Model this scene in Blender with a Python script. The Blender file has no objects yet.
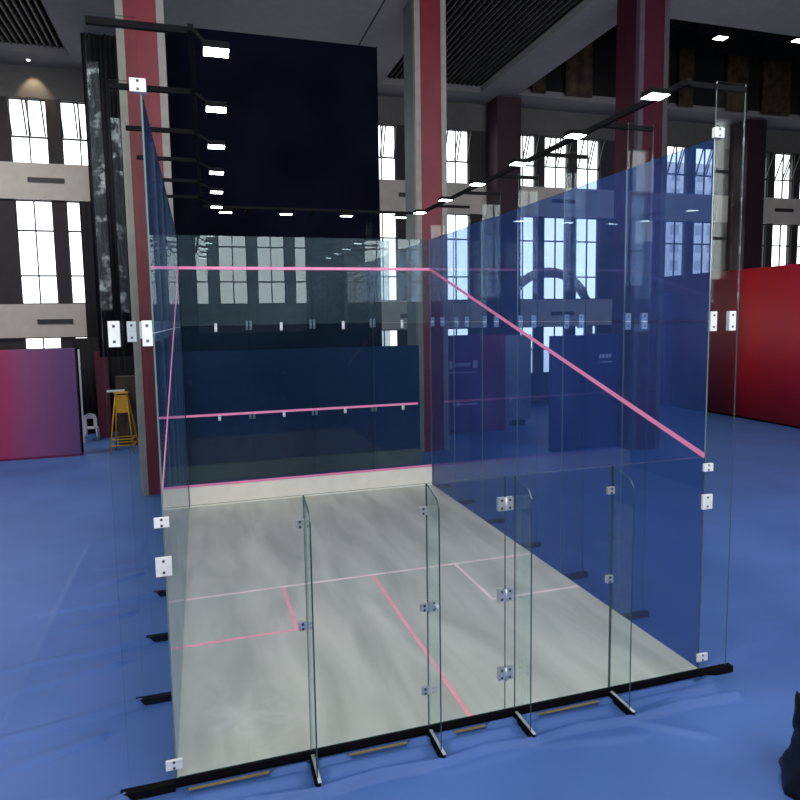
import bpy, bmesh, math, random
from mathutils import Vector, Matrix
random.seed(7)
S = bpy.context.scene
C = S.collection
PI = math.pi

# ------------------------------------------------------------------ camera
cam_d = bpy.data.cameras.new('camera')
cam = bpy.data.objects.new('camera', cam_d); C.objects.link(cam)
S.camera = cam
yaw, pit, rol = .2853, -.0953, -.0173
F = Vector((math.sin(yaw)*math.cos(pit), math.cos(yaw)*math.cos(pit), math.sin(pit)))
R0 = Vector((math.cos(yaw), -math.sin(yaw), 0)); U0 = R0.cross(F)
c_, s_ = math.cos(rol), math.sin(rol)
RT = R0*c_ + U0*s_; UP = U0*c_ - R0*s_
M = Matrix((RT, UP, -F)).transposed().to_4x4()
M.translation = Vector((0.3932, -6.3485, 4.5736))
cam.matrix_world = M
cam_d.sensor_width = 36; cam_d.sensor_fit = 'HORIZONTAL'
cam_d.lens = 631.61/800*36
cam_d.shift_x = 14.66/800; cam_d.shift_y = -20.42/800
cam_d.clip_end = 300

# ------------------------------------------------------------------ sky, lights, exposure
W = bpy.data.worlds.new('overcast_sky'); S.world = W; W.use_nodes = True
bg = W.node_tree.nodes['Background']
bg.inputs[0].default_value = (.93, .97, 1, 1); bg.inputs[1].default_value = 3.0

def area(name, loc, rot, sx, sy, power, col=(1, 1, 1)):
    d = bpy.data.lights.new(name, 'AREA'); d.shape = 'RECTANGLE'; d.size = sx; d.size_y = sy
    d.energy = power; d.color = col
    o = bpy.data.objects.new(name, d); C.objects.link(o); o.location = loc; o.rotation_euler = rot
    return o
REAR = [-8.2, -6.25, -4.3, -.45, 1.5, 3.45, 5.4, 9.2, 11.1, 13.05, 16.9, 18.9, 20.8]
RY = -7.8
# daylight through the rear windows (upper and lower row)
for x in REAR:
    area('daylight', (x+.72, RY-.35, 7.66), (-PI/2, 0, PI), 1.42, 4.3, 150, (.95, .98, 1))
    area('daylight', (x+.72, RY-.35, 12.7), (-PI/2, 0, PI), 1.42, 2.6, 90, (.95, .98, 1))
# added fill lights just under the ceiling, out of view, brightening the hall
for (x, y, p) in ((-8, 3, 420), (2, 2, 700), (12, 2, 420), (-9, 16, 900), (24, 6, 120)):
    area('hall_fill', (x, y, 15.22), (0, 0, 0), 2.4, 2.4, p, (1, .98, .95))

S.view_settings.view_transform = 'Standard'
S.view_settings.look = 'None'
S.view_settings.exposure = 0.0
S.view_settings.gamma = 1.0
S.view_settings.use_curve_mapping = False
S.cycles.max_bounces = 10
S.cycles.transparent_max_bounces = 48
S.cycles.glossy_bounces = 5
S.cycles.diffuse_bounces = 4
S.cycles.caustics_reflective = False
S.cycles.caustics_refractive = False
S.cycles.sample_clamp_indirect = 4
S.cycles.use_denoising = True

# ------------------------------------------------------------------ materials
def new_mat(name):
    m = bpy.data.materials.new(name); m.use_nodes = True
    nt = m.node_tree; nt.nodes.clear()
    out = nt.nodes.new('ShaderNodeOutputMaterial')
    return m, nt, out
def N(nt, t, **kw):
    n = nt.nodes.new('ShaderNode'+t)
    for k, v in kw.items(): setattr(n, k, v)
    return n
def ramp(nt, pts):
    r = N(nt, 'ValToRGB'); e = r.color_ramp.elements
    while len(e) < len(pts): e.new(.5)
    for i, (p, c) in enumerate(pts):
        e[i].position = p; e[i].color = (*c, 1)
    return r
def plain(name, col, rough=.6, metal=0, var=.12, scale=3, bump=0, spec=.4):
    """base colour with a gentle procedural mottling"""
    m, nt, out = new_mat(name)
    b = N(nt, 'BsdfPrincipled'); nt.links.new(b.outputs[0], out.inputs[0])
    tc = N(nt, 'TexCoord'); no = N(nt, 'TexNoise'); no.inputs['Scale'].default_value = scale; no.inputs['Detail'].default_value = 5
    nt.links.new(tc.outputs['Object'], no.inputs['Vector'])
    r = ramp(nt, [(.3, tuple(c*(1-var) for c in col)), (.7, tuple(min(1, c*(1+var)) for c in col))])
    nt.links.new(no.outputs['Fac'], r.inputs[0]); nt.links.new(r.outputs[0], b.inputs['Base Color'])
    b.inputs['Roughness'].default_value = rough; b.inputs['Metallic'].default_value = metal
    b.inputs['Specular IOR Level'].default_value = spec
    if bump:
        bp = N(nt, 'Bump'); bp.inputs['Strength'].default_value = bump
        nt.links.new(no.outputs['Fac'], bp.inputs['Height']); nt.links.new(bp.outputs[0], b.inputs['Normal'])
    return m
def emit(name, col, s):
    m, nt, out = new_mat(name); e = N(nt, 'Emission')
    e.inputs[0].default_value = (*col, 1); e.inputs[1].default_value = s
    nt.links.new(e.outputs[0], out.inputs[0]); return m
def glass(name, tint, f0, film=None, amt=0):
    m, nt, out = new_mat(name); L = nt.links.new
    tr = N(nt, 'BsdfTransparent'); tr.inputs[0].default_value = (*tint, 1)
    base = tr.outputs[0]
    if film:
        df = N(nt, 'BsdfDiffuse'); df.inputs[0].default_value = (*film, 1)
        no = N(nt, 'TexNoise'); no.inputs['Scale'].default_value = .6; no.inputs['Detail'].default_value = 2
        tc = N(nt, 'TexCoord'); L(tc.outputs['Object'], no.inputs['Vector'])
        mr = N(nt, 'MapRange'); mr.inputs[1].default_value = .3; mr.inputs[2].default_value = .7
        mr.inputs[3].default_value = amt*.75; mr.inputs[4].default_value = amt*1.25
        L(no.outputs['Fac'], mr.inputs[0])
        mx = N(nt, 'MixShader'); L(mr.outputs[0], mx.inputs[0]); L(base, mx.inputs[1]); L(df.outputs[0], mx.inputs[2])
        base = mx.outputs[0]
    gl = N(nt, 'BsdfAnisotropic'); gl.inputs['Roughness'].default_value = 0.0
    gl.inputs[0].default_value = (.95, 1, .99, 1)
    lw = N(nt, 'LayerWeight'); lw.inputs[0].default_value = .5
    p = N(nt, 'Math', operation='POWER'); L(lw.outputs['Facing'], p.inputs[0]); p.inputs[1].default_value = 5
    ma = N(nt, 'Math', operation='MULTIPLY_ADD'); L(p.outputs[0], ma.inputs[0]); ma.inputs[1].default_value = .75; ma.inputs[2].default_value = f0
    mx = N(nt, 'MixShader'); L(ma.outputs[0], mx.inputs[0]); L(base, mx.inputs[1]); L(gl.outputs[0], mx.inputs[2])
    L(mx.outputs[0], out.inputs[0])
    return m
def gradient(name, axis, a, b, stops, rough=.5, noise=.0):
    """printed fabric: colour runs along an axis of the object"""
    m, nt, out = new_mat(name); L = nt.links.new
    bs = N(nt, 'BsdfPrincipled'); L(bs.outputs[0], out.inputs[0]); bs.inputs['Roughness'].default_value = rough
    tc = N(nt, 'TexCoord'); sp = N(nt, 'SeparateXYZ'); L(tc.outputs['Object'], sp.inputs[0])
    no = N(nt, 'TexNoise'); no.inputs['Scale'].default_value = .35; L(tc.outputs['Object'], no.inputs['Vector'])
    mr = N(nt, 'MapRange'); mr.inputs[1].default_value = a; mr.inputs[2].default_value = b
    L(sp.outputs[axis], mr.inputs[0])
    ad = N(nt, 'Math', operation='MULTIPLY_ADD'); L(no.outputs['Fac'], ad.inputs[0]); ad.inputs[1].default_value = noise; 
    sb = N(nt, 'Math', operation='SUBTRACT'); L(mr.outputs[0], sb.inputs[0]); sb.inputs[1].default_value = noise*.5
    L(sb.outputs[0], ad.inputs[2])
    r = ramp(nt, stops); L(ad.outputs[0], r.inputs[0]); L(r.outputs[0], bs.inputs['Base Color'])
    return m

MT = {}
MT['glass_back'] = glass('clear_glass', (.965, .99, .98), .016)
MT['glass_fin_tall'] = glass('tall_fin_glass', (.965, .985, .975), .010)
MT['glass_fin'] = glass('fin_glass', (.95, .985, .97), .016)
MT['glass_front'] = glass('front_wall_glass', (.66, .72, .74), .018, (.12, .26, .45), .035)
MT['glass_front_painted_reflection'] = glass('front_upper_glass_painted_reflection', (.66, .72, .74), .02, (.20, .32, .38), .10)  # teal-grey veil paints the mirrored, lit rear wall into the upper panes
MT['glass_side'] = glass('side_wall_glass', (.54, .62, .76), .018, (.13, .29, .85), .10)
MT['edge'] = plain('glass_edge', (.15, .23, .22), .15, spec=.8)
MT['edge_dark'] = plain('glass_edge_dark', (.035, .07, .07), .15, spec=.8)
MT['steel'] = plain('brushed_steel', (.82, .84, .85), .35, .35)
MT['white_metal'] = plain('white_plate', (.85, .86, .86), .4, 0)
MT['chrome'] = plain('satin_chrome', (.62, .66, .66), .28, .55)
MT['bolt'] = plain('dark_bolt', (.08, .08, .09), .4, .5)
MT['black_metal'] = plain('black_metal', (.004, .004, .005), .8, spec=.1)
MT['black'] = plain('black_fabric', (.003, .0035, .008), 1, var=.3, scale=.6, spec=0)
MT['board_navy'] = plain('dark_navy_board', (.014, .035, .11), .9, spec=.1)
MT['plinth'] = plain('grey_plinth', (.12, .15, .14), .8)
MT['slat_dark'] = plain('dark_ceiling_slat', (.035, .035, .03), .7)
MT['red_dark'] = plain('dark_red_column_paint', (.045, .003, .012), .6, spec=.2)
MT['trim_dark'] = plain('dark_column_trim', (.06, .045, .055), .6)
MT['wood_slat'] = plain('brown_ceiling_board', (.045, .032, .018), .7, var=.8, scale=2.5)
MT['pink'] = plain('pink_tape', (.95, .30, .53), .5, var=.04)
MT['pink_floor'] = plain('pink_floor_line', (.88, .36, .44), .5, var=.1)
MT['pale_floor'] = plain('pale_floor_line', (.80, .64, .65), .5, var=.15)
MT['cream'] = plain('cream_board', (.96, .90, .75), .5, var=.04)
MT['lamp'] = emit('led_panel', (.93, .98, 1), 22)
MT['lamp_hall'] = emit('hall_lamp', (1, .98, .92), 12)
MT['wall'] = plain('grey_wall', (.58, .53, .48), .85, var=.05)
MT['wall_dark'] = plain('dark_wall', (.12, .115, .11), .85, var=.08)
MT['pier'] = plain('dark_pier', (.035, .030, .033), .8)
MT['ceiling'] = plain('ceiling_plaster', (.23, .22, .22), .9, var=.05)
MT['slat'] = plain('ceiling_slat', (.16, .145, .12), .6)
MT['void'] = plain('ceiling_void', (.006, .006, .006), .9)
MT['mullion'] = plain('window_mullion', (.03, .03, .035), .5)
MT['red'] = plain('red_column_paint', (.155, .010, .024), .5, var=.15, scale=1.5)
MT['beige'] = plain('beige_column_trim', (.25, .235, .215), .6)
MT['grey_col'] = plain('grey_column_side', (.10, .115, .125), .6)
MT['dark_col'] = plain('dark_column', (.03, .012, .018), .6)
MT['yellow'] = plain('yellow_paint', (.75, .38, .01), .4)
MT['white_plastic'] = plain('white_plastic', (.8, .82, .83), .4)
MT['curtain'] = plain('dark_curtain', (.012, .011, .015), .9, scale=2)
MT['burgundy'] = plain('burgundy_board', (.10, .012, .03), .6)
MT['brown'] = plain('brown_wood', (.055, .025, .015), .5, var=.4)
MT['navy'] = plain('navy_board', (.015, .02, .12), .5)
MT['purple'] = plain('purple_banner', (.09, .03, .17), .5)
MT['plum'] = plain('plum_banner', (.20, .01, .08), .5)
MT['teal'] = plain('grey_teal_board', (.26, .34, .40), .6)
MT['pale_print'] = plain('pale_print', (.45, .42, .55), .6)
MT['brass'] = plain('brass_strip', (.32, .26, .14), .4, .3)
MT['facade'] = plain('pale_facade', (.62, .62, .64), .8)
MT['facade_win'] = plain('facade_window', (.35, .38, .42), .4)
MT['arch'] = plain('grey_arch', (.16, .17, .19), .7)
MT['bag'] = plain('black_bag_plastic', (.005, .005, .007), .42, var=.3, scale=6, bump=.6, spec=.35)
MT['bag_print'] = plain('bag_print', (.35, .32, .34), .4)
MT['bag_red'] = plain('bag_red', (.35, .03, .05), .4)
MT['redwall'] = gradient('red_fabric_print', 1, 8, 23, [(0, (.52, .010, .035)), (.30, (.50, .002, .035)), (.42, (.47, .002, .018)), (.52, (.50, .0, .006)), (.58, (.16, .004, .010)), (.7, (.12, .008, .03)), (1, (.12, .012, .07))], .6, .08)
MT['pinkwall'] = gradient('pink_purple_fabric_print', 0, 0, 4.2, [(0, (.50, .03, .12)), (.48, (.42, .035, .13)), (.62, (.28, .07, .19)), (1, (.12, .05, .18))], .5, .25)

def carpet_mat():
    m, nt, out = new_mat('blue_carpet'); L = nt.links.new
    b = N(nt, 'BsdfPrincipled'); L(b.outputs[0], out.inputs[0])
    tc = N(nt, 'TexCoord'); n1 = N(nt, 'TexNoise'); n1.inputs['Scale'].default_value = .5; n1.inputs['Detail'].default_value = 6
    L(tc.outputs['Object'], n1.inputs['Vector'])
    r = ramp(nt, [(.3, (.050, .120, .355)), (.7, (.072, .160, .45))]); L(n1.outputs['Fac'], r.inputs[0])
    # seams between carpet strips, 3.9 m apart along x
    L(r.outputs[0], b.inputs['Base Color'])
    n2 = N(nt, 'TexNoise'); n2.inputs['Scale'].default_value = 160; L(tc.outputs['Object'], n2.inputs['Vector'])
    bp = N(nt, 'Bump'); bp.inputs['Strength'].default_value = .15; bp.inputs['Distance'].default_value = .01
    L(n2.outputs['Fac'], bp.inputs['Height']); L(bp.outputs[0], b.inputs['Normal'])
    b.inputs['Roughness'].default_value = .55; b.inputs['Specular IOR Level'].default_value = .45
    return m
MT['carpet'] = carpet_mat()
def court_mat():
    m, nt, out = new_mat('grey_court_floor'); L = nt.links.new
    b = N(nt, 'BsdfPrincipled'); L(b.outputs[0], out.inputs[0])
    tc = N(nt, 'TexCoord')
    mp = N(nt, 'Mapping'); mp.inputs['Rotation'].default_value = (0, 0, .35); mp.inputs['Scale'].default_value = (1.7, .38, 1); L(tc.outputs['Object'], mp.inputs[0])
    n1 = N(nt, 'TexNoise'); n1.inputs['Scale'].default_value = 1.1; n1.inputs['Detail'].default_value = 7; n1.inputs['Distortion'].default_value = .6; L(mp.outputs[0], n1.inputs['Vector'])
    r = ramp(nt, [(.28, (.36, .36, .33)), (.5, (.47, .465, .425)), (.72, (.58, .57, .52))]); L(n1.outputs['Fac'], r.inputs[0])
    # pale scuffs near the left rear corner
    n2 = N(nt, 'TexNoise'); n2.inputs['Scale'].default_value = 3.2; n2.inputs['Detail'].default_value = 8; n2.inputs['Distortion'].default_value = 1.2; L(tc.outputs['Object'], n2.inputs['Vector'])
    sp = N(nt, 'VectorMath', operation='DISTANCE'); L(tc.outputs['Object'], sp.inputs[0]); sp.inputs[1].default_value = (.85, .75, 0)
    mr = N(nt, 'MapRange'); mr.inputs[1].default_value = .25; mr.inputs[2].default_value = 1.1; mr.inputs[3].default_value = 1; mr.inputs[4].default_value = 0
    L(sp.outputs['Value'], mr.inputs[0])
    r2 = ramp(nt, [(.45, (0, 0, 0)), (.8, (.6, .6, .6))]); L(n2.outputs['Fac'], r2.inputs[0])
    mu = N(nt, 'Math', operation='MULTIPLY'); L(mr.outputs[0], mu.inputs[0]); L(r2.outputs[0], mu.inputs[1])
    mx = N(nt, 'Mix', data_type='RGBA'); L(mu.outputs[0], mx.inputs[0]); L(r.outputs[0], mx.inputs[6]); mx.inputs[7].default_value = (.62, .63, .61, 1)
    L(mx.outputs[2], b.inputs['Base Color'])
    b.inputs['Roughness'].default_value = .38; b.inputs['Specular IOR Level'].default_value = .35
    return m
MT['court'] = court_mat()
def film_mat():
    m, nt, out = new_mat('torn_protective_film'); L = nt.links.new
    tr = N(nt, 'BsdfTransparent'); d = N(nt, 'BsdfPrincipled'); d.inputs['Base Color'].default_value = (.55, .6, .6, 1); d.inputs['Roughness'].default_value = .3
    tc = N(nt, 'TexCoord'); n = N(nt, 'TexNoise'); n.inputs['Scale'].default_value = 7; n.inputs['Detail'].default_value = 8; n.inputs['Roughness'].default_value = .7
    L(tc.outputs['Object'], n.inputs['Vector'])
    r = ramp(nt, [(.52, (.02, .02, .02)), (.66, (.32, .32, .32))]); L(n.outputs['Fac'], r.inputs[0])
    mx = N(nt, 'MixShader'); L(r.outputs[0], mx.inputs[0]); L(tr.outputs[0], mx.inputs[1]); L(d.outputs[0], mx.inputs[2]); L(mx.outputs[0], out.inputs[0])
    return m
MT['film'] = film_mat()

# ------------------------------------------------------------------ helpers
class MB:
    def __init__(s): s.bm = bmesh.new(); s.mats = []
    def mi(s, m):
        if m not in s.mats: s.mats.append(m)
        return s.mats.index(m)
    def box(s, x0, x1, y0, y1, z0, z1, m='wall', edge=None, thin=None):
        vs = [s.bm.verts.new(p) for p in ((x0,y0,z0),(x1,y0,z0),(x1,y1,z0),(x0,y1,z0),(x0,y0,z1),(x1,y0,z1),(x1,y1,z1),(x0,y1,z1))]
        fs = [(0,3,2,1,'z'),(4,5,6,7,'z'),(0,1,5,4,'y'),(2,3,7,6,'y'),(1,2,6,5,'x'),(3,0,4,7,'x')]
        for a, b, c, d, ax in fs:
            f = s.bm.faces.new((vs[a], vs[b], vs[c], vs[d]))
            f.material_index = s.mi(m if (edge is None or ax == thin) else edge)
        return s
    def prism(s, pts, axis, a, b, m, edge=None):
        """polygon pts in the two other axes, extruded along axis from a to b"""
        def P(p, t):
            return {'x': (t, p[0], p[1]), 'y': (p[0], t, p[1]), 'z': (p[0], p[1], t)}[axis]
        A = [s.bm.verts.new(P(p, a)) for p in pts]; B = [s.bm.verts.new(P(p, b)) for p in pts]
        n = len(pts)
        s.bm.faces.new(A[::-1]).material_index = s.mi(m); s.bm.faces.new(B).material_index = s.mi(m)
        for i in range(n):
            j = (i+1) % n
            s.bm.faces.new((A[i], A[j], B[j], B[i])).material_index = s.mi(edge or m)
        return s
    def bar(s, p, q, w, h, m):
        """rectangular bar between two points"""
        p, q = Vector(p), Vector(q); d = (q-p).normalized()
        up = Vector((0, 0, 1)) if abs(d.z) < .9 else Vector((0, 1, 0))
        r = d.cross(up).normalized(); u = r.cross(d).normalized()
        vs = []
        for e in (p, q):
            for a, b in ((-1,-1),(1,-1),(1,1),(-1,1)): vs.append(s.bm.verts.new(e + r*a*w/2 + u*b*h/2))
        k = s.mi(m)
        for f in ((3,2,1,0),(4,5,6,7),(0,1,5,4),(1,2,6,5),(2,3,7,6),(3,0,4,7)):
            s.bm.faces.new([vs[i] for i in f]).material_index = k
        return s
    def tube(s, pts, r, m, n=10):
        pts = [Vector(p) for p in pts]; rings = []; k = s.mi(m)
        for i, p in enumerate(pts):
            d = (pts[min(i+1, len(pts)-1)] - pts[max(i-1, 0)]).normalized()
            up = Vector((0, 0, 1)) if abs(d.z) < .9 else Vector((0, 1, 0))
            a = d.cross(up).normalized(); b = a.cross(d).normalized()
            rr = r[i] if isinstance(r, (list, tuple)) else r
            rings.append([s.bm.verts.new(p + a*math.cos(2*PI*j/n)*rr + b*math.sin(2*PI*j/n)*rr) for j in range(n)])
        for A, B in zip(rings, rings[1:]):
            for j in range(n):
                f = s.bm.faces.new((A[j], A[(j+1) % n], B[(j+1) % n], B[j])); f.material_index = k; f.smooth = True
        s.bm.faces.new(rings[0][::-1]).material_index = k; s.bm.faces.new(rings[-1]).material_index = k
        return s
    def build(s, name, parent=None, bevel=0):
        bmesh.ops.recalc_face_normals(s.bm, faces=s.bm.faces)
        me = bpy.data.meshes.new(name); s.bm.to_mesh(me); s.bm.free()
        for m in s.mats: me.materials.append(MT[m])
        o = bpy.data.objects.new(name, me); C.objects.link(o)
        if parent is not None:
            o.parent = parent; o.location = -Vector(parent.location)   # parents are never rotated
        if bevel:
            b = o.modifiers.new('bevel', 'BEVEL'); b.width = bevel; b.segments = 2; b.limit_method = 'ANGLE'
        return o
def tag(o, label=None, cat=None, group=None, kind=None):
    if label: o['label'] = label
    if cat: o['category'] = cat
    if group: o['group'] = group
    if kind or cat: o['kind'] = kind or 'thing'
    return o
def empty(name, loc):
    o = bpy.data.objects.new(name, None); C.objects.link(o); o.location = loc; o.empty_display_size = .1; return o
def struct(mb, name, parent=None, **k):
    o = mb.build(name, parent, **k)
    if parent is None: o['kind'] = 'structure'
    return o

FZ = -.13   # carpet level; court floor is z = 0
# ------------------------------------------------------------------ room shell
X0, X1, Y1 = -13.5, 43.0, 24.0
CZ = 15.3
mb = MB()
PER = 7.7; ST = -14.5
wins = []
for k in range(8):
    for j in range(3):
        x = ST + k*PER + j*1.95
        if X0 < x < X1-1.5: wins.append(x)
# window wall at y = 24 (0.35 thick)
mb = MB()
def wall_strip(mb, xs, y0, y1, z0, z1, m):
    """wall between windows at xs (width 1.45) for one row"""
    e = X0
    for x in xs:
        mb.box(e, x, y0, y1, z0, z1, m); e = x+1.45
    mb.box(e, X1, y0, y1, z0, z1, m)
wall_strip(mb, wins, Y1, Y1+.35, 11.35, 14.0, 'pier')
wall_strip(mb, wins, Y1, Y1+.35, 5.47, 9.85, 'pier')
wall_strip(mb, wins, Y1, Y1+.35, 1.5, 4.05, 'pier')
mb.box(X0, X1, Y1, Y1+.35, 14.0, CZ+2.5, 'wall_dark')
mb.box(X0, X1, Y1-.12, Y1+.35, 9.85, 11.35, 'wall')
mb.box(X0, X1, Y1-.12, Y1+.35, 4.05, 5.47, 'wall')
mb.box(X0, X1, Y1, Y1+.35, FZ-.1, 1.5, 'pier')
wf = struct(mb, 'wall_front')
# grilles on the bands
for x in (-6.2, 10.1, 18.6, 33.6):
    for z in (10.55, 4.62):
        g = MB().box(x, x+1.4, Y1-.16, Y1-.12, z, z+.2, 'mullion').build('vent_grille', wf)
# windows
wn = 0
def window(x, y, z0, z1, rows, hopper, d=1):
    """frame, mullions and panes; d = which way the room lies (-1: room at smaller y)"""
    global wn
    wn += 1
    root = empty('window_%d' % wn, (x, y, z0)); root['kind'] = 'structure'
    m = MB(); t = .05
    m.box(x, x+1.45, y, y+.08, z0, z0+t, 'mullion'); m.box(x, x+1.45, y, y+.08, z1-t, z1, 'mullion')
    m.box(x, x+t, y, y+.08, z0+t, z1-t, 'mullion'); m.box(x+1.45-t, x+1.45, y, y+.08, z0+t, z1-t, 'mullion')
    m.box(x+.7, x+.75, y, y+.08, z0+t, z1-t, 'mullion')
    for z in rows:
        for a, b in ((x+t, x+.7), (x+.75, x+1.45-t)): m.box(a, b, y, y+.08, z-.035, z+.035, 'mullion')
    m.build('window_frame', root)
    if hopper:
        zb = rows[0]+.04; h = z1-t-zb-.04
        for a in (x+.07, x+.77):
            s = MB()
            lean = -.55*d
            for dx in (0, .56): s.bar((a+dx+.02, y-.03*d, zb), (a+dx+.02, y-.03*d+lean, zb+h*.96), .055, .05, 'mullion')
            s.bar((a+.04, y-.03*d+lean, zb+h*.96), (a+.56, y-.03*d+lean, zb+h*.96), .055, .05, 'mullion')
            s.build('window_sash', root)
for x in wins:
    if x < -8 or (0 < x < 5): continue       # behind the screen and outside the frame
    window(x, Y1+.1, 11.35, 14.0, [12.45], True)
    window(x, Y1+.1, 5.47, 9.85, [6.68, 8.58], False)
    window(x, Y1+.1, 1.5, 4.05, [2.8], False)
# rear wall with its windows (seen mirrored in the glass)
mb = MB()
wall_strip(mb, REAR, RY-.3, RY, 5.47, 9.85, 'wall')
wall_strip(mb, REAR, RY-.3, RY, 11.35, 14, 'wall_dark')
mb.box(X0, X1, RY-.3, RY, 9.85, 11.35, 'wall'); mb.box(X0, X1, RY-.3, RY, 14, CZ+2.5, 'wall_dark')
mb.box(X0, X1, RY-.3, RY, 4.0, 5.47, 'wall'); mb.box(X0, X1, RY-.3, RY, FZ-.1, 4.0, 'pier')
struct(mb, 'wall_back')
for x in REAR[3:10]:
    window(x, RY-.15, 5.47, 9.85, [6.62, 8.4], False)
struct(MB().box(X0-.3, X0, RY-.3, Y1+.35, FZ-.1, CZ+2.5, 'wall_dark'), 'wall_left')
struct(MB().box(X1, X1+.3, RY-.3, Y1+.35, FZ-.1, CZ+2.5, 'wall_dark'), 'wall_right')

# ceiling: plaster soffits around three recessed slatted coffers
mb = MB()
cof = [(-13.5, -4.1, 12.9, 22.55), (8.9, 13.85, 10.5, 22.45), (15.75, 38, 13.85, 22.3)]
ys = sorted({RY, Y1} | {c[2] for c in cof} | {c[3] for c in cof}); xs = sorted({X0, X1} | {c[0] for c in cof} | {c[1] for c in cof})
for i in range(len(xs)-1):
    for j in range(len(ys)-1):
        cx, cy = (xs[i]+xs[i+1])/2, (ys[j]+ys[j+1])/2
        if any(c[0] < cx < c[1] and c[2] < cy < c[3] for c in cof): continue
        mb.box(xs[i], xs[i+1], ys[j], ys[j+1], CZ, CZ+.3, 'ceiling')
mb.box(6.88, 6.93, RY, Y1, CZ-.01, CZ, 'void')
ce = struct(mb, 'ceiling')
for n, c in enumerate(cof):
    m = MB()
    m.box(c[0]-.2, c[1]+.2, c[2]-.2, c[3]+.2, CZ+3.2, CZ+3.3, 'void')
    for a in ((c[0]-.1, c[0], c[2]-.1, c[3]+.1), (c[1], c[1]+.1, c[2]-.1, c[3]+.1), (c[0], c[1], c[2]-.1, c[2]), (c[0], c[1], c[3], c[3]+.1)):
        m.box(*a, CZ+.3, CZ+3.2, 'void')
    m.build('ceiling_coffer', ce)
    m = MB(); x = c[0]+.12
    zz = CZ+.25 if n < 2 else CZ+3.0
    while x < c[1]-.08:
        m.box(x, x+.06, c[2], c[3], zz, zz+.12, 'slat' if n == 0 else 'slat_dark'); x += .24
    if n == 2:
        for a, w_ in ((16.4, .7), (18.2, 1.5), (21.6, .7), (23.0, 1.3), (24.9, .9), (28.0, 1.4), (30.4, 1.9), (33.2, 2.0)): m.box(a, a+w_, c[3]-.3, c[3]-.2, CZ+.1, CZ+2.95, 'wood_slat')
    m.build('ceiling_slats', ce)

# carpet with folds
def dist_seg(px, py, a, b):
    ax, ay = a; bx, by = b; dx, dy = bx-ax, by-ay
    t = max(0, min(1, ((px-ax)*dx+(py-ay)*dy)/(dx*dx+dy*dy)))
    qx, qy = ax+dx*t, ay+dy*t
    sd = (px-ax)*dy-(py-ay)*dx
    return math.hypot(px-qx, py-qy)*(2.0 if sd*(1 if dx > 0 else -1) > 0 else .8), t
RIDGES = []   # (a, b, height, width)
for i, ln in ((0, 1.5), (1, 2.0), (2, 1.9), (3, 1.7), (4, 1.1), (5, .7)):
    y = 1.625*i
    RIDGES.append(((-.5, y-.02), (-.5-ln, y-.45+.1*i), .095, .08))
    RIDGES.append(((-.9, y-.55), (-.9-ln*.7, y-.95),   .045, .10))
RIDGES.append(((-.1, -.42), (-1.6, -.95), .05, .12))
FX = [1.35, 2.69, 3.76, 5.06]
seg = [-.02]+FX+[6.6]
for a, b in zip(seg, seg[1:]):
    RIDGES.append(((a+.06, -.50), ((a+b)/2, -.44), .09, .06)); RIDGES.append((((a+b)/2, -.44), (b-.04, -.50), .085, .06))
    RIDGES.append(((a+.18, -.24), (b-.18, -.24), .06, .09))
RIDGES += [((u, -.12), (v, -.12), .085, .055) for u, v in ((.97, 1.27), (1.45, 1.7), (2.46, 2.62), (2.78, 2.92), (3.42, 3.68), (3.84, 3.96), (4.9, 4.98), (5.16, 6.2))]
RIDGES += [((5.15, -.5), (6.5, -.1), .05, .10), ((5.0, -.5), (5.6, -.95), .035, .08), ((6.5, .1), (7.3, .35), .04, .12), ((7.0, .2), (9.3, 1.2), .03, .22),
           ((3.8, -.55), (4.9, -.75), .03, .1), ((2.7, -.6), (3.6, -.55), .02, .1)]
def cz(x, y):
    h = 0
    if -4 < x < 10 and -3 < y < 10:
        for a, b, hh, w in RIDGES:
            d, t = dist_seg(x, y, a, b)
            if d < w*3: h = max(h, hh*math.exp(-(d/w)**2)*(1-.75*t if a[0] < -.4 else 1))
    h += .008*math.sin(x*1.3+y*.7)*math.sin(y*1.1-x*.4)
    # long soft seam between carpet strips on the left and on the right
    for sx in (-2.07, 9.5):
        dd = x-sx
        if -.5 < dd < .5 and y < 8: h += .035/(1+math.exp(-dd*60 if sx < 0 else dd*60)) * math.exp(-abs(dd)*6)
    if -.02 < x < 6.42 and y > -.06: h = min(h, 0)
    return FZ + h
def axis(lo, hi, fa, fb, fine, coarse):
    v = []; t = lo
    while t < hi:
        v.append(t); t += fine if fa <= t < fb else coarse
    v.append(hi); return v
gx = axis(X0, X1, -4, 7.6, .032, .5); gy = axis(RY, Y1, -1.4, 7.0, .032, .5)
bm = bmesh.new()
grid = [[bm.verts.new((x, y, cz(x, y))) for y in gy] for x in gx]
for i in range(len(gx)-1):
    for j in range(len(gy)-1):
        f = bm.faces.new((grid[i][j], grid[i+1][j], grid[i+1][j+1], grid[i][j+1])); f.smooth = True
me = bpy.data.meshes.new('floor'); bm.to_mesh(me); bm.free(); me.materials.append(MT['carpet'])
fl = bpy.data.objects.new('floor', me); C.objects.link(fl); fl['kind'] = 'structure'

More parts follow.
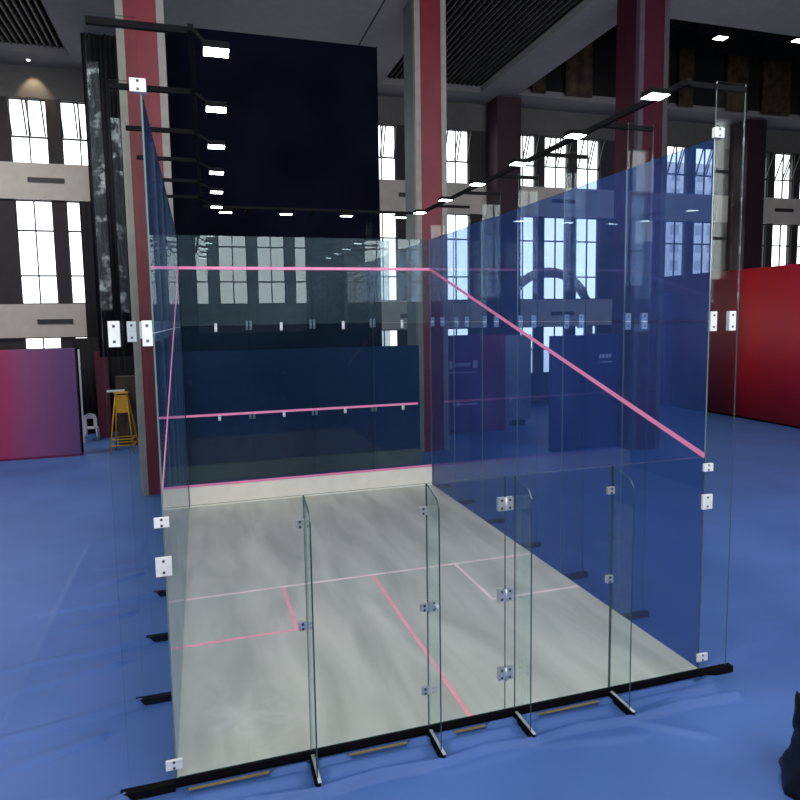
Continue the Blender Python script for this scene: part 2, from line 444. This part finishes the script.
# columns and pilasters
def column(x0, x1, y0, y1, label, main='red', side='grey_col', z1=CZ, group=None, trim='beige'):
    o = empty('column', ((x0+x1)/2, (y0+y1)/2, FZ))
    MB().box(x0+.02, x1-.02, y0+.02, y1, FZ-.05, z1, side).build('shaft', o)
    w = .19
    MB().box(x0+w, x1-w, y0, y0+.05, FZ, z1, main).build('front_facing', o)
    for a in (x0, x1-w): MB().box(a, a+w, y0-.03, y0+.15, FZ, z1, trim).build('corner_trim', o)
    tag(o, label, 'column', group)
column(-1.30, -.12, 11.8, 13.0, 'red column with grey corner strips just left of the black screen')
column(7.68, 8.80, 14.4, 15.6, 'red column with a grey side and corner strips behind the far right court corner')
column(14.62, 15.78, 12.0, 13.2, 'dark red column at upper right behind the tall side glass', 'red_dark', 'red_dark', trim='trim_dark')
for x, lab in ((14.8, 'dark pilaster on the window wall at the foot of the slanting ceiling beam'), (30.1, 'dark pilaster on the window wall above the red fabric wall'), (37.8, 'dark pilaster on the window wall beyond the right edge of the picture')):
    if x > 37: continue
    tag(MB().box(x, x+1.3, 22.6, 23.86, FZ, CZ-.005, 'dark_col').build('pilaster', bevel=.03), lab, 'column')

# ------------------------------------------------------------------ court
PX = 6.4; L = 9.75; HG = 6.66; TIER = 4.48; TOPF = 7.32
pf = empty('court_floor', (3.2, L/2, 0))
MB().box(-.02, PX+.02, 0, L+.05, -.05, 0, 'court').build('floor_deck', pf)
m = MB().box(-.02, PX+.02, .02, .10, FZ, -.052, 'black_metal').box(-.02, .06, .10, L, FZ, -.052, 'black_metal').box(PX-.06, PX+.02, .10, L, FZ, -.052, 'black_metal')
m.box(-.04, PX+.04, -.035, -.002, -.07, -.004, 'black_metal').build('edge_beam', pf)
for a, b in ((1.75, 2.4), (2.95, 3.35), (4.0, 4.85), (.1, .9)):
    MB().box(a, b, -.12, -.09, -.085, -.072, 'brass').build('brass_strip', pf)
def line(x0, x1, y0, y1, m, name='court_line'): MB().box(x0, x1, y0, y1, 0, .003, m).build(name, pf)
yS, yB, w = 4.303, 2.65, .06
line(0.01, PX-.01, yS-w, yS, 'pale_floor'); line(3.2-w/2, 3.2+w/2, 0.0, yS-w, 'pink_floor')
line(1.6-w/2, 1.6+w/2, yB, yS-w, 'pink_floor'); line(.01, 1.6-w/2, yB, yB+w, 'pink_floor')
line(4.8-w/2, 4.8+w/2, yB, yS-w, 'pale_floor'); line(4.8+w/2, PX-.01, yB, yB+w, 'pale_floor')
tag(pf, 'grey squash court floor with pink line markings inside the glass walls', 'court floor')

tin = empty('tin', (3.2, L-.03, 0))
MB().box(.005, PX-.005, L-.05, L-.005, .003, .515, 'cream').build('board', tin)
MB().box(.005, PX-.005, L-.06, L-.003, .515, .565, 'pink').build('top_strip', tin)
tag(tin, 'low cream board with a pink top strip along the foot of the front wall', 'board')

T = .016
WORD = ['nearest the viewer', 'second from the viewer', 'third from the viewer', 'fourth from the viewer', 'fifth from the viewer', 'farthest from the viewer']
def plate(mb, x, y, z, w, h, d, axis, mat='white_metal'):
    """clamp plate on a pane; axis = normal of the pane"""
    if axis == 'y': mb.box(x-w/2, x+w/2, y-d/2, y+d/2, z-h/2, z+h/2, mat)
    else: mb.box(x-d/2, x+d/2, y-w/2, y+w/2, z-h/2, z+h/2, mat)
    for sz in (-1, 1):
        zz = z+sz*h*.3; r = .012
        if axis == 'y': mb.box(x-r, x+r, y-d/2-.006, y+d/2+.006, zz-r, zz+r, 'bolt')
        else: mb.box(x-d/2-.006, x+d/2+.006, y-r, y+r, zz-r, zz+r, 'bolt')
def clip(y0, y1, z0, z1, zf):
    """portion of the line z = zf(y) in the pane; zf rises with y"""
    za, zb = zf(y0), zf(y1); s = (zb-za)/(y1-y0)
    if zb <= z0 or za >= z1: return None
    ya, yb = y0, y1
    if za < z0: ya = y0+(z0-za)/s
    if zb > z1: yb = y0+(z1-za)/s
    return ya, yb
def side_wall(sx, name):
    x = -.008-T if sx < 0 else PX+.008
    xi = x+T+.002 if sx < 0 else x-.002          # inner face for the tape
    zl = (lambda y: 2.97+(5.886-2.97)/L*y) if sx < 0 else (lambda y: 2.80+(5.886-2.80)/L*y)
    wall = empty('glass_wall', (x, L/2, 0))
    for i in range(6):
        a, b = 1.625*i, 1.625*(i+1)
        for t, (z0, z1) in enumerate(((-.02, TIER-.004), (TIER+.004, HG))):
            o = MB().box(x, x+T, a+.004, b-.004, z0, z1, 'glass_side', 'edge', 'x').build('glass_panel', wall)
            c = clip(a+.004, b-.004, z0, z1, zl)
            if c:
                h = .035
                m = MB().prism([(c[0], zl(c[0])-h), (c[1], zl(c[1])-h), (c[1], zl(c[1])+h), (c[0], zl(c[0])+h)], 'x', xi-.002, xi+.002, 'pink')
                sub(m, 'out_line', o)
    tag(wall, 'tall blue-tinted glass %s side wall of the court with a sloping pink line' % name, 'glass wall')
def sub(m, name, part):
    """a sub-part of a part whose mesh already carries world coordinates less its thing's location"""
    c = m.build(name); c.parent = part; c.location = (0, 0, 0)
    return c
side_wall(-1, 'left'); side_wall(1, 'right')
# front wall: four columns, two tiers
wall = empty('glass_wall', (3.2, L, 0))
for i in range(4):
    a, b = 1.6*i, 1.6*(i+1)
    for t, (z0, z1) in enumerate(((-.02, TIER-.004), (TIER+.004, HG))):
        o = MB().box(a+.004, b-.004, L+.004, L+.004+T, z0, z1, ('glass_front', 'glass_front_painted_reflection')[t], 'edge', 'y').build('glass_panel', wall)
        if t == 0:
            sub(MB().box(a+.004, min(b-.004, 6.03), L-.001, L+.003, 2.25, 2.31, 'pink'), 'service_line', o)
            m = MB(); plate(m, a+.8, L+.012, 4.44, .06, .2, .06, 'y'); sub(m, 'clamp', o)
            m = MB(); plate(m, a+.8, L+.012, 2.2, .06, .13, .06, 'y'); sub(m, 'clamp', o)
        else:
            sub(MB().box(a+.004, b-.004, L-.001, L+.003, 5.85, 5.92, 'pink'), 'out_line', o)
tag(wall, 'tall glass front wall of the court with two level pink lines', 'glass wall')
# back wall: five panes of which one is the door
bx = [0]+[1.35, 2.69, 3.64, 5.05]+[PX]
ZB = 2.79
wall = empty('glass_wall', (3.2, -.012, 0))
for i in range(5):
    a, b = bx[i], bx[i+1]
    o = MB().box(a+.004, b-.004, -.02, -.02+.014, .006, ZB, 'glass_back', 'edge_dark', 'y').build('glass_door' if i == 2 else 'glass_panel', wall)
    if i == 2:
        for z in (2.47, 1.40, .455):
            m = MB(); plate(m, b-.05, -.013, z, .085, .15, .05, 'y', 'chrome'); plate(m, b+.05, -.013, z, .085, .15, .05, 'y', 'chrome')
            m.tube([(b, -.045, z-.075), (b, -.045, z+.075)], .012, 'steel'); sub(m, 'hinge', o)
        m = MB(); plate(m, a+.07, -.013, 1.40, .12, .13, .05, 'y', 'chrome'); m.tube([(a+.10, -.03, 1.40), (a+.10, -.10, 1.40)], .02, 'steel')
        sub(m, 'door_lock', o)
tag(wall, 'low clear glass back wall of the court with a hinged glass door', 'glass wall')
# back fins
fl_ = ('glass fin behind the low back wall, leftmost', 'glass fin behind the low back wall at the lock side of the door', 'glass fin behind the low back wall just right of the door hinges', 'glass fin behind the low back wall, rightmost')
for i, x in enumerate(FX):
    o = empty('glass_fin', (x, -.25, FZ)); T2 = .016
    MB().prism([(-.024, -.03), (-.40, -.09), (-.40, 2.62), (-.34, 2.70), (-.024, ZB)], 'x', x-T2/2, x+T2/2, 'glass_fin', 'edge_dark').build('pane', o)
    for sgn in (-1, 1):
        MB().box(x+sgn*(T2/2)+(0 if sgn > 0 else -.014), x+sgn*(T2/2)+(.014 if sgn > 0 else 0), -.47, -.04, FZ-.01, -.04, 'black_metal').build('shoe', o)
    MB().box(x-.004, x+.03, -.47, -.04, -.04, -.032, 'steel').build('shoe_trim', o)
    for z in ((2.5, 1.41) if i != 1 else (2.5, 1.41, .445)):
        if i == 2 : continue
        m = MB(); plate(m, x-.05, -.045, z, .09, .085, .04, 'y', 'chrome'); m.build('clamp', o)
    tag(o, fl_[i], 'glass fin', 'low glass fins of the back wall')
# corner clamps between back wall and side walls
for xx, nmx in ((-.03, 'left'), (PX+.03, 'right')):
    for z, w_, h_, lab in ((2.66, .14, .10, 'small white clamp at the top of the %s rear court corner'), (2.22, .15, .19, 'square white four-bolt plate on the %s rear court corner'), (.17, .16, .10, 'small white clamp at the foot of the %s rear court corner')):
        m = MB(); plate(m, xx, -.038, z, w_, h_, .03, 'y')
        tag(m.build('corner_clamp', bevel=.004), lab % nmx, 'clamp', 'white clamps of the rear court corners')
    m = MB(); plate(m, xx-.01 if xx < 0 else xx+.02, -.012, 6.72, .14, .12, .05, 'y')
    tag(m.build('corner_clamp', bevel=.004), 'white clamp at the very top rear edge of the %s side wall' % nmx, 'clamp', 'white clamps of the rear court corners')
# side fins with light-frame arms
for sx, name in ((-1, 'left'), (1, 'right')):
    for i in range(7):
        y = 1.625*i; y = y if i else .004
        xa = -.03 if sx < 0 else PX+.03; xb = xa+sx*.43
        lo, hi = min(xa, xb), max(xa, xb)
        o = empty('glass_fin', ((xa+xb)/2, y, FZ))
        for z0, z1 in ((-.05, TIER-.004), (TIER+.004, TOPF)):
            MB().box(lo, hi, y, y+.016, z0, z1, 'glass_fin_tall', 'edge', 'y').build('pane', o)
        m = MB()
        plate(m, xa+sx*.33, y+.008, TIER, .10, .24, .05, 'y'); m.build('splice_plate', o)
        m = MB(); plate(m, xa+sx*.04, y+.008, TIER, .09, .24, .06, 'y'); m.build('splice_plate', o)
        MB().box(min(xa, xa+sx*.52), max(xa, xa+sx*.52), y-.035, y+.05, FZ-.02, -.045, 'black_metal').build('foot', o)
        if i in (0, 1) :
            MB().box(xb-.0 if sx < 0 else xb-.03, xb+.10 if sx < 0 else xb, y-.004, y-.001, 4.7, 6.9, 'film').build('film_strip', o)
        if i == 0 and sx > 0:
            MB().box(xa, xa+.04, y-.004, y-.001, 4.7, 6.6, 'film').build('film_strip', o)
        tag(o, 'tall glass fin outside the %s side wall, %s' % (name, (WORD[:5]+['second from the far end', 'at the far end'])[i] if i != 5 else 'second from the far end'), 'glass fin', 'tall glass fins of the %s side wall' % name)
for i in range(3):
    x = 1.6*(i+1)
    o = empty('glass_fin', (x, L+.25, FZ))
    for z0, z1 in ((-.05, TIER-.004), (TIER+.004, TOPF)):
        MB().box(x-.008, x+.008, L+.03, L+.46, z0, z1, 'glass_fin_tall').build('pane', o)
    for z in (TIER, 2.2):
        for dx in (-.045, .045): m = MB(); plate(m, x+dx, L+.045, z, .05, .22 if z > 3 else .15, .03, 'y'); m.build('splice_plate', o)
    MB().box(x-.04, x+.04, L+.02, L+.52, FZ-.02, -.045, 'black_metal').build('foot', o)
    tag(o, 'tall glass fin behind the front wall, %s of three' % ('leftmost', 'middle', 'rightmost')[i], 'glass fin', 'tall glass fins of the front wall')
# light frame
lf = empty('light_frame', (3.2, 4.6, 7.24))
xl0, xl1, xr = .44, .58, 6.0; RZ = 7.27; YF = 9.3
MB().bar((xl0, -.03, RZ), (xl1, YF, RZ), .055, .06, 'black_metal').build('rail', lf)
MB().bar((xr, -.03, RZ), (xr, YF, RZ), .06, .07, 'black_metal').build('rail', lf)
MB().bar((xl1+.03, YF, RZ), (xr-.03, YF, RZ), .055, .06, 'black_metal').build('rail', lf)
for i in range(6):
    y = 1.625*i+.03
    MB().bar((-.45, y, RZ-.01), (xl0-.028+(xl1-xl0)*i/6, y, RZ-.01), .05, .06, 'black_metal').build('arm', lf)
    MB().bar((xr+.032, y, RZ-.01), (6.86, y, RZ-.01), .05, .06, 'black_metal').build('arm', lf)
for i in range(3):
    MB().bar((1.6*(i+1)+.05, YF+.03, RZ), (1.6*(i+1)+.05, L+.45, RZ), .05, .06, 'black_metal').build('arm', lf)
tag(lf, 'black steel lighting frame running round the top of the glass court', 'light frame')
def flood(x, y, z, side, label, group, w=.24, l=.19):
    o = empty('floodlight', (x, y, z))
    MB().box(x-w/2, x+w/2, y-l/2, y+l/2, z+.006, z+.07, 'black_metal').build('housing', o, bevel=.01)
    MB().box(x-w/2+.008, x+w/2-.008, y-l/2+.008, y+l/2-.008, z-.004, z+.006, 'lamp').build('lamp_panel', o)
    if side == 0: MB().bar((x, y+l/2-.02, z+.07), (x, YF-.02, RZ-.02), .03, .02, 'black_metal').build('bracket', o)
    else: MB().bar((x-side*(w/2-.03), y, z+.07), (x-side*(abs(x-(xl0 if side > 0 else xr))-.02), y, RZ-.02), .02, .03, 'black_metal').build('bracket', o)
    tag(o, label, 'floodlight', group)
for i in range(6):
    flood(.66+.045*i, -.05+1.64*i, 7.06, 1, 'floodlight of the left lamp row, %s' % WORD[i], 'floodlights along the left rail')
    flood(5.62, .08+1.64*i, 7.10, -1, 'floodlight of the right lamp row, %s' % WORD[i], 'floodlights along the right rail', .26, .20)
for i, x in enumerate((1.12, 2.54, 4.03, 5.42)):
    flood(x, 9.22, 7.13, 0, 'floodlight of the far lamp row, %s' % ('leftmost', 'second from the left', 'second from the right', 'rightmost')[i], 'floodlights along the far rail', .3, .13)

# ------------------------------------------------------------------ things in the hall
sc = empty('screen', (2.9, 13.2, FZ))
MB().box(-.22, 6.0, 13.05, 13.35, FZ, 12.85, 'black').build('panel', sc)
MB().box(-.24, 6.02, 13.36, 13.5, FZ, 12.8, 'black_metal').build('rear_frame', sc)
MB().box(-.22, 7.19, 12.9, 13.04, .36, 3.72, 'board_navy').build('lower_board', sc)
MB().box(-.22, 7.19, 12.75, 13.04, FZ, .355, 'plinth').build('plinth', sc)
tag(sc, 'huge black screen standing behind the front wall of the court', 'screen')

# tall dark drape left of the red column
def drape(x0, x1, y, z0, z1, m, amp=.06, n=40, name='curtain'):
    b = MB(); k = b.mi(m)
    A = []
    for i in range(n+1):
        x = x0+(x1-x0)*i/n; yy = y+amp*math.sin(i*1.9)+amp*.5*math.sin(i*.7)
        A.append([b.bm.verts.new((x, yy+d, z)) for d in (0, .03) for z in (z0, z1)])
    for p, q in zip(A, A[1:]):
        for a, c in ((0, 1), (3, 2), (1, 3), (2, 0)):
            f = b.bm.faces.new((p[a], q[a], q[c], p[c])); f.material_index = k; f.smooth = True
    return b
tag(drape(-3.32, -1.2, 20.2, 3.3, 15.31, 'curtain').build('curtain'), 'tall dark curtain hanging behind the left glass fins', 'curtain')
tag(drape(-4.75, -1.2, 23.2, FZ, 4.0, 'curtain', .07, 50).build('curtain'), 'floor length dark curtain behind the white chair', 'curtain')
tag(drape(-4.25, -3.2, 23.65, FZ, 9.8, 'curtain', .05, 14).build('curtain'), 'dark curtain drawn aside over the left windows', 'curtain')
tag(MB().box(-3.75, -3.25, 21.9, 22.0, FZ, 3.45, 'burgundy').build('panel_board', bevel=.01), 'narrow burgundy board beside the dark curtain', 'board')
cb = empty('cabinet', (-2.3, 20, FZ))
MB().box(-2.75, -1.75, 19.7, 20.2, FZ, 2.55, 'brown').build('body', cb, bevel=.01)
for a, b in ((-2.72, -2.26), (-2.24, -1.78)): MB().box(a, b, 19.66, 19.70, FZ+.1, 2.5, 'brown').build('door', cb)
tag(cb, 'dark brown cabinet behind the yellow ladder', 'cabinet')

for xa, xb, lb in ((-1.4, .42, 'left'), (5.95, 8.0, 'right')):
    tag(drape(xa, xb, RY+.12, FZ, 10.2, 'curtain', .05, 30).build('curtain'), 'dark curtain over the rear windows, %s one of those mirrored in the front glass' % lb, 'curtain')
# yellow ladder stool
lad = empty('step_ladder', (-2.42, 18.3, FZ))
tops = [(-2.60, 18.25), (-2.24, 18.25), (-2.24, 18.5), (-2.60, 18.5)]
bots = [(-2.86, 18.0), (-2.05, 18.0), (-1.93, 18.75), (-2.74, 18.75)]
for t, b in zip(tops, bots):
    MB().tube([(b[0], b[1], FZ+.02), (t[0], t[1], 2.05)], .026, 'yellow').build('leg', lad)
MB().box(-2.62, -2.22, 18.2, 18.24, 1.35, 2.0, 'yellow').build('back_plate', lad, bevel=.01)
MB().box(-2.66, -2.18, 18.17, 18.55, 2.05, 2.09, 'yellow').build('top_plate', lad, bevel=.01)
for f in (.14, .24):
    def lp(k): 
        t, b = tops[k], bots[k]; return (b[0]+(t[0]-b[0])*f, b[1]+(t[1]-b[1])*f, FZ+(2.05-FZ)*f)
    m = MB()
    for k in range(4): m.tube([lp(k), lp((k+1) % 4)], .018, 'yellow')
    m.build('rung', lad)
MB().box(-2.95, -2.35, 18.75, 18.95, 2.06, 2.13, 'white_plastic').build('tray', lad)
tag(lad, 'yellow metal step ladder with a narrow top in front of the brown cabinet', 'ladder')

# white plastic chair
ch = empty('plastic_chair', (-4.0, 21.3, FZ))
cx, cy = -3.95, 21.4
MB().box(cx-.24, cx+.24, cy-.25, cy+.25, .36, .41, 'white_plastic').build('seat', ch, bevel=.015)
b = MB(); n = 10; k = b.mi('white_plastic'); fr = []; bk = []
pts = [(cx-.24, .42), (cx-.26, .75), (cx-.2, .95), (cx, 1.02), (cx+.2, .95), (cx+.26, .75), (cx+.24, .42), (cx+.12, .42), (cx+.12, .8), (cx-.12, .8), (cx-.12, .42)]
b.prism(pts, 'y', cy-.27, cy-.23, 'white_plastic'); b.build('backrest', ch)
for dx, dy in ((-1, -1), (1, -1), (1, 1), (-1, 1)):
    MB().tube([(cx+dx*.25, cy+dy*.27, FZ+.015), (cx+dx*.2, cy+dy*.22, .37)], [.02, .03], 'white_plastic').build('leg', ch)
tag(ch, 'white plastic chair standing in front of the dark curtain at left', 'chair')

# pink-purple display wall at left
dw = empty('display_wall', (-8.2, 18.2, FZ))
p = MB().box(-8.2, -3.85, 18.2, 18.45, FZ+.08, 3.74, 'pinkwall')
bmesh.ops.transform(p.bm, matrix=Matrix.Translation((8.2-0, 0, 0)), verts=p.bm.verts)   # gradient runs from the panel's own left edge
o = p.build('fabric_face'); o.parent = dw; o.location = Vector((-8.2, 0, 0))-dw.location
MB().box(-8.22, -3.83, 18.22, 18.48, FZ, FZ+.08, 'plum').build('base_rail', dw)
MB().box(-8.22, -3.80, 18.46, 18.5, FZ+.08, 3.76, 'black_metal').build('rear_frame', dw)
tag(dw, 'pink to purple fabric display wall at the left edge', 'display wall')
tag(MB().box(-4.28, -4.14, 20.9, 20.97, FZ, 3.6, 'white_metal').build('pole', bevel=.01), 'slim white upright post beside the right edge of the pink display wall', 'post')

# red fabric wall at right
rw = empty('display_wall', (23.6, 15, FZ))
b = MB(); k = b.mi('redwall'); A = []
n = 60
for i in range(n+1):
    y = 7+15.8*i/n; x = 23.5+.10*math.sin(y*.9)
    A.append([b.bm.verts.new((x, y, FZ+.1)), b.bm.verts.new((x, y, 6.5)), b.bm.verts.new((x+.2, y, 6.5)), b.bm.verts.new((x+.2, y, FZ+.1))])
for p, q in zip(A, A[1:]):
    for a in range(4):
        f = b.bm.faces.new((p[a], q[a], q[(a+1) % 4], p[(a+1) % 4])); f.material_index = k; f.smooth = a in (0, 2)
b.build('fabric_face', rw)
MB().box(23.62, 23.95, 7, 23, FZ, 6.4, 'black_metal').build('rear_frame', rw)
tag(rw, 'long red fabric display wall along the right side of the hall', 'display wall')

# booths seen through the right side wall
nb = empty('booth', (13.6, 13, FZ))
MB().box(11.98, 14.75, 12.8, 13.0, FZ, 3.9, 'navy').build('front_board', nb, bevel=.01)
MB().box(14.55, 14.75, 13.0, 14.6, FZ, 3.9, 'navy').build('side_board', nb)
m = MB()
for j in range(4): m.box(13.85+j*.13, 13.94+j*.13, 12.78, 12.795, 3.08, 3.22, 'pale_print')
m.box(13.88, 14.36, 12.78, 12.795, 2.92, 2.96, 'pale_print'); m.build('sign', nb)
tag(nb, 'plain navy exhibition booth board with a small pale sign, behind the right side wall', 'booth')
pb = empty('banner_wall', (11.2, 17.3, FZ))
MB().box(9.9, 11.36, 17.2, 17.35, FZ, 3.88, 'purple').build('left_banner', pb)
MB().box(11.37, 12.48, 17.2, 17.35, FZ, 3.86, 'plum').build('right_banner', pb)
m = MB()
m.box(10.0, 10.1, 17.17, 17.195, 2.55, 2.85, 'pale_print')
for j in range(6): m.box(10.22+j*.12, 10.30+j*.12, 17.17, 17.195, 2.62, 2.76, 'pale_print')
m.box(11.02, 11.2, 17.17, 17.195, 2.55, 2.85, 'pale_print')
m.box(9.95, 11.2, 17.17, 17.195, 2.36, 2.39, 'pale_print'); m.box(10.1, 11.2, 17.17, 17.195, 1.05, 1.1, 'pale_print')
m.build('banner_print', pb)
tag(pb, 'purple and plum banner wall with pale lettering beside the far court corner', 'banner')
tag(MB().box(13.02, 14.22, 18.2, 18.35, .1, 3.8, 'teal').box(13.3, 13.9, 18.1, 18.45, FZ, .1, 'black_metal').build('board', bevel=.01), 'pale grey-blue upright board right of the banner wall', 'board')
tag(MB().box(22.9, 24.6 - 1.3, 20.2, 20.35, FZ, 5.6, 'purple').build('banner', bevel=.01), 'tall purple banner in front of the red wall', 'banner')

# arch and pale buildings outside the windows
arch = MB(); pts = []
for i in range(25):
    a = PI*i/24; pts.append((20.55-2.75*math.cos(a), 27.4, 4.6+2.6*math.sin(a)))
pts = [(17.8, 27.4, -.4)]+pts+[(23.3, 27.4, -.4)]
arch.tube(pts, .28, 'arch', 12)
tag(arch.build('arch'), 'round grey arch standing outside behind the middle windows', 'arch')
for (x0, x1, y, z1, lab, st) in ((36.5, 44, 38, 17, 'pale apartment block outside seen through the windows right of the dark red column', 1.25), (14.5, 20.5, 60, 13, 'distant pale building outside behind the middle windows', 1.6)):
    o = empty('building', ((x0+x1)/2, y, -.5))
    MB().box(x0, x1, y, y+5, -.5, z1, 'facade').build('facade', o)
    m = MB(); z = 1.0
    while z < z1-1.2:
        x = x0+.5
        while x < x1-.9: m.box(x, x+.75, y-.05, y-.01, z, z+.8, 'facade_win'); x += st
        z += 1.45
    m.build('facade_windows', o)
    tag(o, lab, 'building')
struct(MB().box(-60, 90, Y1+.36, 90, -.7, -.5, 'facade'), 'trim_1')

# ceiling lamps
for (x, y, z, lab) in ((19.74, 13.93, 14.9, 'hanging ceiling lamp under the dark coffer right of the dark red column'), (24.4, 14.7, 15.6, 'hanging ceiling lamp at the right edge of the picture')):
    o = empty('ceiling_lamp', (x, y, z))
    MB().box(x-.25, x+.25, y-.16, y+.16, z+.004, z+.09, 'black_metal').build('housing', o, bevel=.02)
    MB().box(x-.23, x+.23, y-.14, y+.14, z-.012, z+.004, 'lamp_hall').build('lamp_panel', o)
    MB().tube([(x, y, z+.09), (x, y, CZ+3.2)], .015, 'black_metal', 6).build('hanger', o)
    tag(o, lab, 'lamp')
o = empty('downlight', (-5.75, 23.3, CZ))
MB().tube([(-5.75, 23.3, CZ-.03), (-5.75, 23.3, CZ+.01)], .09, 'white_metal').build('rim', o)
MB().tube([(-5.75, 23.3, CZ-.04), (-5.75, 23.3, CZ-.03)], .07, 'lamp_hall').build('lens', o)
tag(o, 'small round ceiling downlight above the left windows', 'lamp')
ld = bpy.data.lights.new('downlight_beam', 'SPOT'); ld.energy = 160; ld.spot_size = 1.2; ld.spot_blend = .6; ld.color = (1, .78, .5); ld.shadow_soft_size = .06
lo = bpy.data.objects.new('downlight_beam', ld); C.objects.link(lo); lo.location = (-5.75, 23.45, CZ-.06); lo.rotation_euler = (.35, 0, 0)

# crumpled black bag at the lower right
b = MB(); k = b.mi('bag'); kp = b.mi('bag_print'); kr = b.mi('bag_red')
bxc, byc = 6.30, -2.0; n, rows_ = 28, 22; A = []
for r in range(rows_):
    t = r/(rows_-1); ring = []
    for j in range(n):
        a = 2*PI*j/n
        w_ = 1+.07*math.sin(3*a+t*6)+.05*math.sin(7*a-t*9)+.025*math.sin(13*a+t*21)
        peak = max(0, -math.cos(a+.15))**6
        rad = .56*(1-.14*t)*(1-t**6*.6*(1-peak))
        z = FZ+.004+(.62+.46*peak)*t
        ring.append(b.bm.verts.new((bxc+rad*w_*math.cos(a)*(1+.12*peak*t**3), byc+rad*.75*w_*math.sin(a), z)))
    A.append(ring)
for r in range(rows_-1):
    for j in range(n):
        f = b.bm.faces.new((A[r][j], A[r][(j+1) % n], A[r+1][(j+1) % n], A[r+1][j])); f.smooth = True
        f.material_index = kp if (r in (9, 10) and j in (17, 18, 19)) else kr if (r > 17 and j in (20, 21, 22)) else k
b.bm.faces.new(A[0][::-1]); b.bm.faces.new(A[-1])
tag(b.build('bag'), 'crumpled black plastic bag on the blue carpet at the lower right edge', 'bag')
